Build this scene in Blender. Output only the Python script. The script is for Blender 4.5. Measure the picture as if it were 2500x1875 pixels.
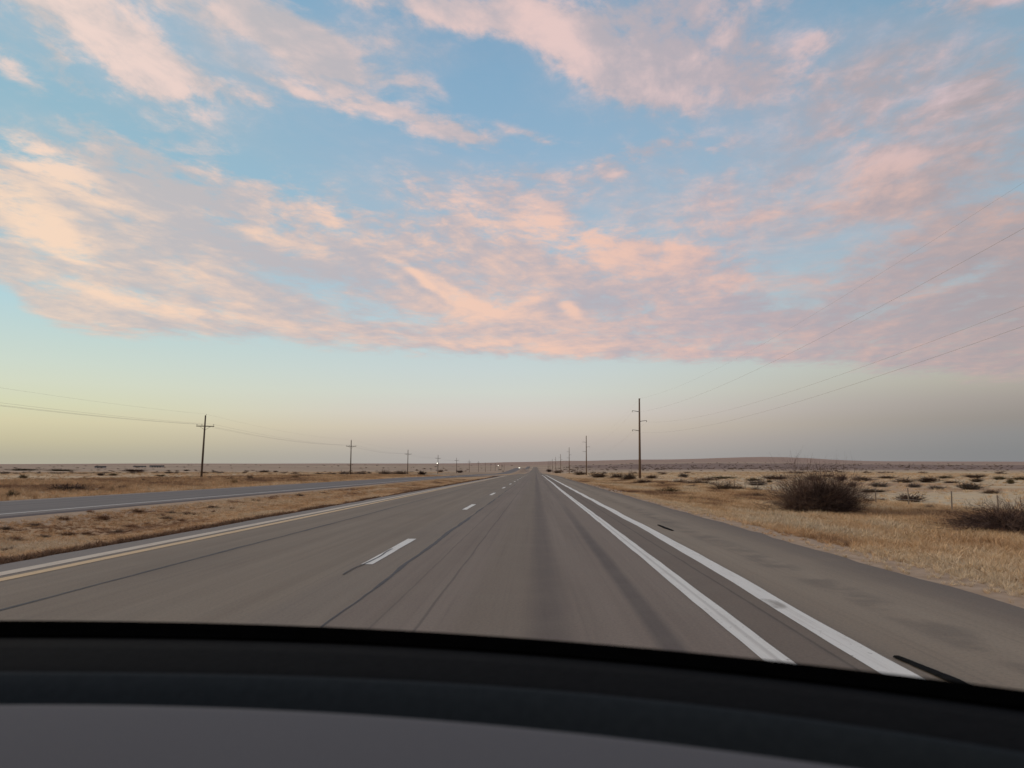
import bpy, bmesh, math, random
import numpy as np
from mathutils import Vector, Matrix

R = math.radians
random.seed(7)
rng = np.random.default_rng(7)
S = bpy.context.scene
for o in list(bpy.data.objects):
    bpy.data.objects.remove(o, do_unlink=True)
COL = S.collection

def lin(r, g, b):
    f = lambda c: (c / 255 / 12.92) if c / 255 <= 0.04045 else ((c / 255 + 0.055) / 1.055) ** 2.4
    return (f(r), f(g), f(b), 1.0)

# ------------------------------------------------------------------ camera
EYE = 1.2
FPX = 1800.0                     # focal length in pixels of a 2500 px wide frame
PITCH, YAW = 6.64, 1.833
cam_d = bpy.data.cameras.new('camera')
cam = bpy.data.objects.new('camera', cam_d)
COL.objects.link(cam)
cam.location = (0, 0, EYE)
cam.rotation_euler = (R(90 + PITCH), 0, R(YAW))
cam_d.sensor_width = 36.0
cam_d.lens = 36.0 * FPX / 2500.0
cam_d.clip_start = 0.05
cam_d.clip_end = 30000
cam_d.dof.use_dof = True
cam_d.dof.focus_distance = 60.0
cam_d.dof.aperture_fstop = 4.8
S.camera = cam
CAM_M = cam.rotation_euler.to_matrix()

def ray(px, py):                 # pixel of the 2500 x 1875 frame -> unit direction in the world
    v = CAM_M @ Vector(((px - 1250) / FPX, -(py - 937.5) / FPX, -1.0))
    return v.normalized()

# ------------------------------------------------------------------ node helper
class G:
    def __init__(s, nt):
        s.nt = nt; s.N = nt.nodes; s.L = nt.links
    def n(s, t, **kw):
        x = s.N.new(t)
        for k, v in kw.items(): setattr(x, k, v)
        return x
    def put(s, sock, v):
        if isinstance(v, bpy.types.NodeSocket): s.L.new(v, sock)
        elif v is not None: sock.default_value = v
    def m(s, op, a, b=None, c=None, clamp=False):
        x = s.n('ShaderNodeMath', operation=op, use_clamp=clamp)
        for i, v in enumerate((a, b, c)): s.put(x.inputs[i], v)
        return x.outputs[0]
    def vm(s, op, a, b=None, scale=None):
        x = s.n('ShaderNodeVectorMath', operation=op)
        s.put(x.inputs[0], a)
        if b is not None: s.put(x.inputs[1], b)
        if scale is not None: s.put(x.inputs[3], scale)
        return x.outputs[1] if op in ('DOT_PRODUCT', 'LENGTH') else x.outputs[0]
    def ss(s, v, lo, hi, t0=0.0, t1=1.0, kind='SMOOTHSTEP'):
        x = s.n('ShaderNodeMapRange', interpolation_type=kind)
        for i, q in enumerate((v, lo, hi, t0, t1)): s.put(x.inputs[i], q)
        return x.outputs[0]
    def mix(s, f, a, b, blend='MIX'):
        x = s.n('ShaderNodeMix', data_type='RGBA', blend_type=blend)
        s.put(x.inputs[0], f); s.put(x.inputs[6], a); s.put(x.inputs[7], b)
        return x.outputs[2]
    def xyz(s, x=0.0, y=0.0, z=0.0):
        q = s.n('ShaderNodeCombineXYZ')
        for i, v in enumerate((x, y, z)): s.put(q.inputs[i], v)
        return q.outputs[0]
    def sep(s, v):
        q = s.n('ShaderNodeSeparateXYZ'); s.put(q.inputs[0], v)
        return q.outputs
    def noise(s, vec, scale=1.0, detail=4.0, rough=0.55, dist=0.0, lac=2.0, w=None):
        q = s.n('ShaderNodeTexNoise', noise_dimensions='3D')
        s.put(q.inputs['Vector'], vec)
        q.inputs['Scale'].default_value = scale; q.inputs['Detail'].default_value = detail
        q.inputs['Roughness'].default_value = rough; q.inputs['Distortion'].default_value = dist
        q.inputs['Lacunarity'].default_value = lac
        return q.outputs[0]
    def ramp(s, f, pts, interp='LINEAR'):
        q = s.n('ShaderNodeValToRGB'); cr = q.color_ramp; cr.interpolation = interp
        while len(cr.elements) < len(pts): cr.elements.new(0.5)
        for e, (p, c) in zip(cr.elements, pts): e.position = p; e.color = c
        s.put(q.inputs[0], f)
        return q.outputs[0]
    def curve(s, f, pts):
        q = s.n('ShaderNodeFloatCurve'); c = q.mapping.curves[0]
        q.mapping.use_clip = False
        while len(c.points) < len(pts): c.points.new(0.5, 0.5)
        for e, (x, y) in zip(c.points, pts): e.location = (x, y); e.handle_type = 'AUTO'
        q.mapping.extend = 'HORIZONTAL'; q.mapping.update()
        s.put(q.inputs['Value'], f)
        return q.outputs[0]

# ------------------------------------------------------------------ sky
SUN_AZ, SUN_EL = -78.0, 5.0       # degrees; azimuth clockwise from the road direction (+Y)
world = bpy.data.worlds.new('World'); S.world = world; world.use_nodes = True
g = G(world.node_tree)
for n_ in list(g.N): g.N.remove(n_)
D = g.n('ShaderNodeTexCoord').outputs['Generated']
dx, dy, dz = g.sep(D)
az = g.m('ARCTAN2', dx, dy)
el = g.m('ARCSINE', dz)
AE = g.xyz(az, el, 0.0)

def azel(px, py):                # pixel -> azimuth, elevation (radians)
    v = ray(px, py)
    return math.atan2(v.x, v.y), math.asin(v.z)
K = 2500 / 2212.0
def azk(x, y): return azel(x * K, y * K)

# planar cloud-deck coordinates
zc = g.m('ADD', g.m('MAXIMUM', dz, 0.0), 0.055)
pu = g.m('DIVIDE', dx, zc); pv = g.m('DIVIDE', dy, zc)
P = g.xyz(pu, pv, 0.0)
def deck(rot, su, sv, off=(0, 0, 0)):
    q = g.n('ShaderNodeMapping', vector_type='POINT')
    q.inputs['Rotation'].default_value = (0, 0, R(rot))
    v = g.vm('MULTIPLY', q.outputs[0], (su, sv, 1.0))
    g.put(q.inputs[0], P)
    return g.vm('ADD', v, off)
base_v = deck(14, 1.0, 0.55)
warp = g.noise(base_v, 0.9, 3, 0.5)
warp2 = g.noise(g.vm('ADD', base_v, (7.3, 2.1, 4.4)), 0.9, 3, 0.5)
wv = g.xyz(g.m('MULTIPLY', g.m('SUBTRACT', warp, 0.5), 0.38), g.m('MULTIPLY', g.m('SUBTRACT', warp2, 0.5), 0.38), 0.0)
nv = g.vm('ADD', base_v, wv)
n_big = g.noise(g.vm('ADD', nv, (3.1, 9.2, 0)), 2.0, 10, 0.66)
iso = g.vm('ADD', deck(14, 1.0, 0.85, (13.1, 1.2, 5.0)), wv)
n_fine = g.noise(iso, 5.5, 8, 0.66, 0.25)
n_clump = g.noise(g.vm('ADD', iso, (2.2, 7.7, 1.0)), 11.0, 6, 0.6, 0.2)
n_mid = g.noise(g.vm('ADD', nv, (1.7, 5.2, 9.0)), 2.2, 6, 0.55)

# edges of the long cloud bank as functions of azimuth
AZ0, AZ1, ELM = R(-44), R(44), R(40)
def edge(pts):
    out = []
    for x, y in pts:
        a, e = azk(x, y)
        out.append(((a - AZ0) / (AZ1 - AZ0), e / ELM))
    return g.m('MULTIPLY', g.curve(g.ss(az, AZ0, AZ1, 0, 1, 'LINEAR'), out), ELM)
low = edge([(-150, 590), (0, 618), (60, 665), (200, 715), (420, 728), (640, 745), (900, 762), (1100, 772), (1350, 778), (1600, 784), (1800, 796), (2000, 812), (2212, 832)])
up = edge([(-150, 285), (0, 312), (220, 335), (420, 372), (600, 415), (780, 452), (860, 430), (1000, 425), (1150, 420), (1300, 455), (1420, 500), (1600, 545), (1720, 600), (1840, 560), (1980, 480), (2100, 430), (2212, 400)])
elw = g.m('ADD', el, g.m('MULTIPLY', g.m('SUBTRACT', n_mid, 0.5), 0.055))
elw_l = g.m('ADD', el, g.m('MULTIPLY', g.m('SUBTRACT', n_mid, 0.5), 0.022))
m_low = g.ss(g.m('SUBTRACT', elw_l, low), -0.012, 0.016)
m_up = g.ss(g.m('SUBTRACT', up, elw), -0.05, 0.06)
band = g.m('MULTIPLY', m_low, m_up)

def blobs(lst, start=None):
    acc = start
    for (cx, cy, rx, ry, rot, amp) in lst:
        a, e = azk(cx, cy)
        a1, e1 = azk(cx + 10, cy)
        sc = math.hypot(a1 - a, e1 - e) / 10 * 1.05
        q = g.n('ShaderNodeMapping', vector_type='TEXTURE')
        q.inputs['Location'].default_value = (a, e, 0)
        q.inputs['Rotation'].default_value = (0, 0, R(-rot))
        q.inputs['Scale'].default_value = (rx * sc, ry * sc, 1)
        # each blob waits for the one before it: keeps few values alive in the shader
        src = AEW if acc is None or not isinstance(acc, bpy.types.NodeSocket) else g.vm('ADD', AEW, g.m('MULTIPLY', acc, 1e-9))
        g.put(q.inputs[0], src)
        d2 = g.vm('DOT_PRODUCT', q.outputs[0], q.outputs[0])
        ex = g.m('POWER', 0.42, d2)
        acc = g.m('MULTIPLY_ADD', ex, amp, acc if acc is not None else 0.0)
    return acc
AEW = g.vm('ADD', AE, g.xyz(g.m('MULTIPLY', g.m('SUBTRACT', warp, 0.5), 0.05), g.m('MULTIPLY', g.m('SUBTRACT', n_mid, 0.5), 0.05), 0.0))
cl = blobs([
    (200, 70, 190, 70, 20, 1.05), (330, 130, 120, 46, 28, .95), (120, 120, 40, 14, 20, .6), (40, 168, 62, 20, 28, .9), (165, 196, 42, 15, 15, .6),
    (310, 195, 75, 28, 25, .65), (90, 15, 150, 25, 8, .6), (430, 20, 220, 36, 5, .8), (620, 60, 170, 46, 25, .95),
    (690, 130, 60, 32, 42, .75), (870, 178, 62, 17, 8, .65), (800, 100, 110, 34, -8, .38), (510, 208, 95, 17, 8, .55),
    (690, 222, 100, 16, 14, .95), (840, 250, 120, 23, 13, 1.0), (965, 283, 85, 20, 12, .85), (1150, 292, 60, 9, 14, .5),
    (860, 2, 170, 22, 5, .85), (1050, 22, 130, 28, 10, .95), (1190, 75, 110, 36, 32, .95), (1320, 150, 105, 42, 34, .85),
    (1440, 205, 50, 20, 30, .75), (1400, 70, 200, 65, 10, .62), (1560, 160, 150, 55, 10, .6), (1700, 185, 140, 36, 5, .5),
    (1530, 10, 220, 28, 0, .5), (1900, 185, 150, 45, -12, .5), (2110, 190, 140, 40, -20, .5), (1765, 100, 50, 22, -12, .42),
    (2110, 5, 130, 20, 10, .6), (1990, 255, 200, 34, 0, .5), (2160, 310, 100, 60, 0, .5), (1965, 345, 66, 22, 10, .85),
    (1835, 285, 50, 16, 10, .45), (1420, 328, 85, 15, -8, .45), (1550, 325, 60, 15, -8, .35), (1660, 425, 150, 34, -16, .36),
    (1540, 395, 120, 28, -10, .32), (1280, 378, 90, 26, -8, .5), (1100, 395, 80, 24, -8, .4), (905, 410, 70, 26, 20, .35),
    (1850, 440, 120, 22, -18, .42), (1990, 400, 110, 22, -18, .45), (230, 300, 120, 16, 12, .3), (1470, 380, 30, 10, -10, .4),
    # thinner, bluer places inside the bank
    (720, 640, 130, 22, 14, -.42), (880, 685, 110, 12, 4, -.4), (480, 480, 110, 22, 12, -.12), (1745, 645, 120, 26, 8, -.55), (2080, 600, 150, 16, -10, -.35), (1960, 540, 90, 14, -14, -.35), (900, 480, 80, 30, 25, -.3),
    (730, 178, 120, 9, 14, -.5), (560, 120, 60, 22, 35, -.35), (1330, 470, 100, 20, 18, -.2), (1700, 745, 200, 10, 2, -.25), (300, 640, 140, 10, 10, -.4), (100, 610, 120, 10, 8, -.2),
])
dens = g.m('MULTIPLY_ADD', band, 0.98, cl)
nn = g.m('MULTIPLY_ADD', g.m('SUBTRACT', n_big, 0.5), 1.5, g.m('MULTIPLY_ADD', g.m('SUBTRACT', n_fine, 0.5), g.ss(el, R(13), R(22), 1.6, 2.6), g.m('MULTIPLY', g.m('SUBTRACT', n_clump, 0.5), g.ss(el, R(13), R(22), .7, 2.2))))
# above, beside and behind the frame: extra cloud added to warm the ground light
beyond = g.m('MULTIPLY', g.m('MAXIMUM', g.ss(g.m('ABSOLUTE', az), R(38), R(60)), g.ss(el, R(33), R(44))), g.ss(el, R(8), R(16)))
dens = g.m('MULTIPLY_ADD', beyond, 0.62, dens)
dens = g.m('MULTIPLY_ADD', nn, g.ss(dens, -0.1, 0.5, 0.35, 1.0), dens)
veil = blobs([
    (1500, 110, 320, 110, 12, .6), (1880, 170, 220, 80, -10, .5), (1700, 350, 280, 60, -10, .55), (1720, 450, 300, 70, -14, .65), (2050, 290, 240, 120, 0, .60), (2000, 430, 200, 60, -10, .6), (1280, 430, 280, 60, 0, .55),
    (150, 60, 260, 90, 15, .6), (480, 80, 240, 90, 20, .5), (780, 100, 180, 60, 0, .4), (340, 215, 180, 30, 14, .3), (200, 310, 180, 22, 10, .3), (2080, 520, 220, 90, 0, .3), (1780, 640, 160, 60, 5, .5), (930, 460, 160, 70, 10, .5),
])
veil = g.m('MULTIPLY', veil, g.ss(g.m('MULTIPLY_ADD', n_big, .6, g.m('MULTIPLY', n_fine, .5)), .36, .72, .25, 1.15))
alpha = g.m('MULTIPLY', g.ss(dens, 0.04, 1.05), 0.97)
alpha = g.m('SUBTRACT', 1.0, g.m('MULTIPLY', g.m('SUBTRACT', 1.0, alpha), g.m('SUBTRACT', 1.0, veil, clamp=True)))
alpha = g.m('MULTIPLY', alpha, g.ss(el, R(3), R(7)))

lit = blobs([
    (100, 375, 130, 36, 12, .8), (60, 470, 90, 40, 20, .8), (150, 530, 46, 26, 0, .8), (890, 600, 66, 9, 30, 1.2), (1000, 640, 80, 12, 22, .95),
    (1230, 660, 26, 11, 32, 1.2), (1130, 645, 40, 10, -20, .8), (1060, 480, 50, 26, 30, .5), (1170, 475, 40, 24, 30, .6), (1480, 530, 70, 20, 20, .5), (1280, 500, 60, 20, 25, .4), (560, 500, 90, 18, 14, .5), (110, 340, 70, 20, 10, .5), (1080, 690, 170, 24, 6, .55), (1180, 490, 120, 36, 15, .45), (1130, 748, 220, 12, 2, .6), (690, 480, 130, 26, 16, .55),
    (480, 690, 200, 14, 6, .5), (240, 110, 170, 60, 22, .7), (60, 172, 40, 14, 20, .6), (1210, 85, 80, 26, 32, .75), (1440, 212, 46, 16, 20, .6),
    (760, 240, 160, 22, 14, .45), (1965, 345, 60, 20, 10, .6), (1600, 620, 160, 30, 8, .35), (1330, 560, 200, 30, 15, .35), (260, 640, 160, 16, 8, .5),
    (430, 415, 170, 42, 10, -.8), (610, 562, 160, 24, 13, -.8), (1290, 650, 62, 16, 6, -.6), (1420, 50, 180, 50, 5, -.45), (1560, 150, 120, 50, 5, -.3),
    (1650, 670, 120, 24, 5, -.35), (2130, 650, 150, 60, 0, -.45), (800, 560, 110, 22, 20, -.4), (1830, 690, 140, 20, 0, -.3), (740, 650, 150, 30, 12, -.35), (1000, 480, 120, 40, 0, -.25),
])
# sun-side relief: the deck's noise against itself one step towards the light
n_off = g.noise(g.vm('ADD', nv, (3.1 + 0.06, 9.2 + 0.04, 0)), 2.0, 6, 0.60)
n_on = g.noise(g.vm('ADD', nv, (3.1, 9.2, 0)), 2.0, 6, 0.60)
relief = g.m('MULTIPLY', g.m('SUBTRACT', n_off, n_on), g.ss(el, R(10), R(22), 1.5, 2.6))
litv = g.m('ADD', g.m('ADD', g.m('MULTIPLY', lit, 0.66), 0.33), relief)
litv = g.m('MULTIPLY_ADD', g.m('SUBTRACT', n_mid, 0.5), 0.55, litv)
litv = g.m('MULTIPLY_ADD', g.m('SUBTRACT', n_clump, 0.5), g.ss(el, R(10), R(24), .55, 1.5), litv)
litv = g.m('MULTIPLY_ADD', g.m('SUBTRACT', n_fine, 0.5), .6, litv)
litv = g.ss(litv, 0.0, 1.0)
azt = g.ss(az, R(-36), R(36), 0, 1, 'LINEAR')
shade_c = g.ramp(azt, [(0, lin(194, 190, 190)), (.35, lin(186, 181, 187)), (.7, lin(180, 172, 180)), (1, lin(168, 158, 161))])
lit_c = g.ramp(azt, [(0, lin(247, 217, 192)), (.35, lin(243, 205, 184)), (.7, lin(232, 192, 178)), (1, lin(200, 172, 165))])
lit_hi = g.ramp(azt, [(0, lin(238, 214, 204)), (.45, lin(232, 202, 196)), (1, lin(206, 188, 194))])
lit_c = g.mix(g.ss(el, R(17), R(25)), lit_c, lit_hi)
cloud_c = g.mix(litv, shade_c, lit_c)

EL = lambda y: azk(1150, y)[1] / R(45)
e_n = g.m('DIVIDE', el, R(45), clamp=True)
def sky_ramp(cols): return g.ramp(e_n, [(max(0, EL(y)), lin(*c)) for y, c in cols])
left_r = sky_ramp([(1008, (174, 171, 155)), (991, (177, 173, 154)), (960, (198, 191, 161)), (925, (214, 207, 173)), (894, (215, 216, 184)), (854, (213, 219, 198)), (818, (207, 219, 206)),
                   (700, (182, 213, 220)), (560, (161, 196, 211)), (340, (148, 187, 205)), (150, (141, 185, 209)), (0, (133, 179, 207)), (-400, (96, 140, 178)), ])
mid_r = sky_ramp([(1008, (170, 166, 164)), (982, (176, 170, 166)), (951, (194, 182, 173)), (925, (208, 196, 181)), (894, (213, 205, 197)), (848, (210, 214, 206)), (800, (203, 214, 213)),
                  (700, (186, 209, 217)), (560, (165, 194, 213)), (340, (146, 180, 206)), (150, (130, 171, 201)), (0, (120, 163, 195)), (-400, (88, 132, 172))])
right_r = sky_ramp([(1008, (132, 133, 136)), (982, (132, 134, 136)), (951, (139, 139, 140)), (920, (148, 142, 138)), (885, (163, 155, 149)), (850, (178, 172, 160)), (810, (186, 186, 174)),
                    (700, (174, 190, 196)), (560, (158, 187, 204)), (340, (145, 180, 202)), (150, (127, 167, 193)), (0, (117, 157, 185)), (-400, (84, 126, 164))])
clear = g.mix(g.ss(az, R(-38), R(-3)), left_r, mid_r)
clear = g.mix(g.ss(az, R(-3), R(38)), clear, right_r)
nish = g.n('ShaderNodeTexSky', sky_type='NISHITA')
nish.sun_disc = False; nish.sun_elevation = R(SUN_EL); nish.sun_rotation = R(SUN_AZ)
nish.air_density = 1.0; nish.dust_density = 1.0; nish.ozone_density = 1.5
nish_s = g.vm('SCALE', nish.outputs[0], scale=0.10)
clear = g.mix(0.05, clear, nish_s)
sky_col = g.mix(alpha, clear, cloud_c)
bg = g.n('ShaderNodeBackground'); g.put(bg.inputs[0], sky_col); bg.inputs[1].default_value = 1.0
wo = g.n('ShaderNodeOutputWorld'); g.L.new(bg.outputs[0], wo.inputs[0])
world.cycles.sampling_method = 'MANUAL'; world.cycles.sample_map_resolution = 512

sun_d = bpy.data.lights.new('sun', 'SUN'); sun = bpy.data.objects.new('sun', sun_d); COL.objects.link(sun)
sun_d.energy = 0.9; sun_d.angle = R(20); sun_d.color = (1.0, 0.76, 0.52)
sv = Vector((math.sin(R(SUN_AZ)) * math.cos(R(SUN_EL + 6)), math.cos(R(SUN_AZ)) * math.cos(R(SUN_EL + 6)), math.sin(R(SUN_EL + 6))))
sun.rotation_euler = sv.to_track_quat('Z', 'Y').to_euler()
sun.location = (-40, 0, 60)

vs = S.view_settings
vs.view_transform = 'Standard'; vs.look = 'None'; vs.exposure = 0.0; vs.gamma = 1.0; vs.use_curve_mapping = False
S.render.engine = 'CYCLES'
S.cycles.max_bounces = 6; S.cycles.diffuse_bounces = 3; S.cycles.glossy_bounces = 2; S.cycles.transparent_max_bounces = 6
S.cycles.use_denoising = True

# ------------------------------------------------------------------ object helpers
def tag(o, label=None, cat=None, group=None, kind=None):
    for k, v in (('label', label), ('category', cat), ('group', group), ('kind', kind)):
        if v: o[k] = v
    return o
def mesh_obj(name, verts, faces, mat=None, parent=None, smooth=False):
    me = bpy.data.meshes.new(name); me.from_pydata([tuple(v) for v in verts], [], faces); me.update()
    if mat: me.materials.append(mat)
    if smooth: me.shade_smooth()
    o = bpy.data.objects.new(name, me); COL.objects.link(o)
    if parent: o.parent = parent
    return o
def empty(name, loc=(0, 0, 0), rz=0.0):
    o = bpy.data.objects.new(name, None); COL.objects.link(o)
    o.location = loc; o.rotation_euler = (0, 0, rz); o.empty_display_size = 0.2
    return o
def copy_tree(o, parent=None):
    c = o.copy(); COL.objects.link(c); c.parent = parent
    for ch in list(o.children): copy_tree(ch, c)
    return c

class MB:                                   # collects simple shapes into one mesh
    def __init__(s): s.v = []; s.f = []
    def box(s, c, d, rz=0.0):
        b = len(s.v); cs, sn = math.cos(rz), math.sin(rz)
        for X in (-1, 1):
            for Y in (-1, 1):
                for Z in (-1, 1):
                    x, y = X * d[0] / 2, Y * d[1] / 2
                    s.v.append((c[0] + x * cs - y * sn, c[1] + x * sn + y * cs, c[2] + Z * d[2] / 2))
        s.f += [tuple(b + i for i in q) for q in ((0, 1, 3, 2), (4, 6, 7, 5), (0, 4, 5, 1), (2, 3, 7, 6), (0, 2, 6, 4), (1, 5, 7, 3))]
        return s
    def tube(s, pts, radii, n=8, cap=True):
        pts = [Vector(p) for p in pts]
        if not isinstance(radii, (list, tuple)): radii = [radii] * len(pts)
        b = len(s.v)
        for i, p in enumerate(pts):
            t = (pts[min(i + 1, len(pts) - 1)] - pts[max(i - 1, 0)]).normalized()
            a = t.cross(Vector((0, 0, 1)) if abs(t.z) < 0.9 else Vector((1, 0, 0))).normalized(); c = t.cross(a)
            for k in range(n):
                w = 2 * math.pi * k / n
                q = p + (a * math.cos(w) + c * math.sin(w)) * radii[i]
                s.v.append(tuple(q))
        for i in range(len(pts) - 1):
            for k in range(n):
                s.f.append((b + i * n + k, b + i * n + (k + 1) % n, b + (i + 1) * n + (k + 1) % n, b + (i + 1) * n + k))
        if cap:
            s.f.append(tuple(b + k for k in range(n - 1, -1, -1))); e = b + (len(pts) - 1) * n
            s.f.append(tuple(e + k for k in range(n)))
        return s
    def build(s, name, mat, parent=None, smooth=False): return mesh_obj(name, s.v, s.f, mat, parent, smooth)

def mat(name, build, rough=0.9, spec=0.2):
    m = bpy.data.materials.new(name); m.use_nodes = True
    q = G(m.node_tree); b = q.N['Principled BSDF']
    b.inputs['Roughness'].default_value = rough; b.inputs['Specular IOR Level'].default_value = spec
    build(q, b)
    return m
def simple(name, c1, c2, scale=3.0, rough=0.9, spec=0.2, bump=0.0, stretch=(1, 1, 1), detail=5):
    def f(q, b):
        co = q.vm('MULTIPLY', q.n('ShaderNodeTexCoord').outputs['Object'], stretch)
        nz = q.noise(co, scale, detail, 0.6)
        q.put(b.inputs['Base Color'], q.mix(q.ss(nz, .3, .7), (*c1, 1), (*c2, 1)))
        if bump:
            bp = q.n('ShaderNodeBump'); bp.inputs['Strength'].default_value = bump; bp.inputs['Distance'].default_value = .01
            q.put(bp.inputs['Height'], nz); q.L.new(bp.outputs[0], b.inputs['Normal'])
    return mat(name, f, rough, spec)

# ------------------------------------------------------------------ terrain
def vnoise(x, y, seed=0):
    x = np.asarray(x, float); y = np.asarray(y, float)
    xi = np.floor(x).astype(np.int64); yi = np.floor(y).astype(np.int64)
    fx = x - xi; fy = y - yi; fx = fx * fx * (3 - 2 * fx); fy = fy * fy * (3 - 2 * fy)
    def h(a, b):
        n = (a * 374761393 + b * 668265263 + seed * 1442695041) & 0xffffffff
        n = ((n ^ (n >> 13)) * 1274126177) & 0xffffffff
        return ((n ^ (n >> 16)) & 0xffff) / 65535.0
    return (h(xi, yi) * (1 - fx) + h(xi + 1, yi) * fx) * (1 - fy) + (h(xi, yi + 1) * (1 - fx) + h(xi + 1, yi + 1) * fx) * fy
def fbm(x, y, o=4, seed=0):
    s = 0; a = .5
    for i in range(o): s = s + a * vnoise(x * 2 ** i, y * 2 ** i, seed + i); a /= 2
    return s

TD = np.array([60, 150, 300, 490, 800, 1285, 2000, 3000, 4500, 6000, 9000.])
TA = np.array([-.80, -.45, -.15, -.02, .05, .15, .31, .45, .70])
TZ = np.array([
    [0, 0, -.45, -.5, 1.2, 6.0, 13, 22, 37, 33, 20],
    [0, 0, -.45, -.5, 1.2, 6.0, 13, 22, 37, 33, 20],
    [0, 0, -.45, -.6, 0.6, 4.5, 12, 22, 38, 34, 20],
    [0, 0, -.40, -1.25, -1.2, .9, 7.5, 21, 46, 42, 25],
    [0, 0, -.20, -1.0, -.6, 1.8, 9, 25, 55, 48, 30],
    [0, 0, 0, 0, .6, 3.8, 13, 30, 64, 55, 35],
    [0, 0, 0, 0, .8, 4.5, 13, 32, 77, 66, 40],
    [0, 0, 0, 0, .8, 4.5, 13, 27, 54, 48, 30],
    [0, 0, 0, 0, .8, 4.5, 13, 26, 49, 44, 30]])
def far(x, d):
    x = np.asarray(x, float); d = np.asarray(d, float); x, d = np.broadcast_arrays(x, d)
    a = np.clip(x / np.maximum(d, 60), TA[0], TA[-1])
    ld = np.log(np.clip(d, TD[0], TD[-1])); LT = np.log(TD)
    cols = np.stack([np.interp(ld, LT, TZ[k]) for k in range(len(TA))])
    i = np.clip(np.searchsorted(TA, a) - 1, 0, len(TA) - 2)
    t = (a - TA[i]) / (TA[i + 1] - TA[i]); t = t * t * (3 - 2 * t)
    c0 = np.take_along_axis(cols, i[None], 0)[0]; c1 = np.take_along_axis(cols, (i + 1)[None], 0)[0]
    return c0 * (1 - t) + c1 * t
LX0, LX1, LZ = -25.9, -17.3, -0.30           # the other carriageway
RX0, RX1 = -6.8, 4.25                        # our carriageway
def rise(d): return 4.2 * np.exp(-((np.asarray(d, float) - 960) / 300) ** 2)
def z_road(d): return far(0.0, d)
def z_left(d): return far(np.full_like(np.asarray(d, float), -21.6), d) + LZ + rise(d)
PX = np.array([-80, -55, -40, -31, -27.2, -26.2, -17.0, -16.4, -13, -10.5, -8.2, -7.0, 4.45, 5.0, 6.6, 9, 14, 26, 70.])
PZ = np.array([0, -.10, -.35, -.55, -.45, -.36, -.36, -.46, -.72, -.62, -.22, -.06, -.06, -.08, -.32, -.42, -.30, -.15, 0])
def sm(v, a, b): t = np.clip((v - a) / (b - a), 0, 1); return t * t * (3 - 2 * t)
def Z(x, d, rough=True):
    x = np.asarray(x, float); d = np.asarray(d, float); x, d = np.broadcast_arrays(x, d)
    f = far(x, d)
    wr = sm(x, -13, -8) * (1 - sm(x, 6, 16))
    wl = sm(x, -34, -27) * (1 - sm(x, -16, -11))
    zz = f * (1 - wr) * (1 - wl) + z_road(d) * wr + (z_left(d) - LZ) * wl
    wc = sm(d, 130, 146) * (1 - sm(d, 182, 198)) * sm(x, -18.5, -17.0) * (1 - sm(x, -7.2, -6.6))      # fill under the crossover
    pz = np.interp(x, PX, PZ) * (1 - wc) + wc * (np.interp(x, [LX1, RX0], [LZ, 0]) - .07)
    zz = zz + pz * (1 - sm(d, 1500, 2500))
    off = np.minimum(np.maximum(RX0 - .2 - x, x - RX1 - .2), np.maximum(LX0 - .3 - x, x - LX1 - .3))
    if rough:
        k = sm(off, 0, 2.5)
        zz = zz + k * (fbm(x / 3.1, d / 4.0, 3, 3) - .45) * .22 + k * sm(np.hypot(x, d), 60, 300) * (fbm(x / 60, d / 60, 3, 9) - .45) * 1.2
        zz = zz + sm(d, 800, 3000) * (fbm(x / 700, d / 700, 4, 21) - .45) * 10
    return zz
def hit(px, py):                            # where the line of sight through a photo pixel meets the land
    v = ray(px, py); t = np.geomspace(3, 8000, 4000)
    gap = EYE + v.z * t - Z(v.x * t, v.y * t)
    i = np.argmax(gap < 0)
    if gap[i] >= 0: i = len(t) - 1
    lo, hi = t[max(i - 1, 0)], t[i]
    for _ in range(20):
        mdl = (lo + hi) / 2
        if EYE + v.z * mdl - float(Z(v.x * mdl, v.y * mdl)) < 0: hi = mdl
        else: lo = mdl
    return v.x * hi, v.y * hi

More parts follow.
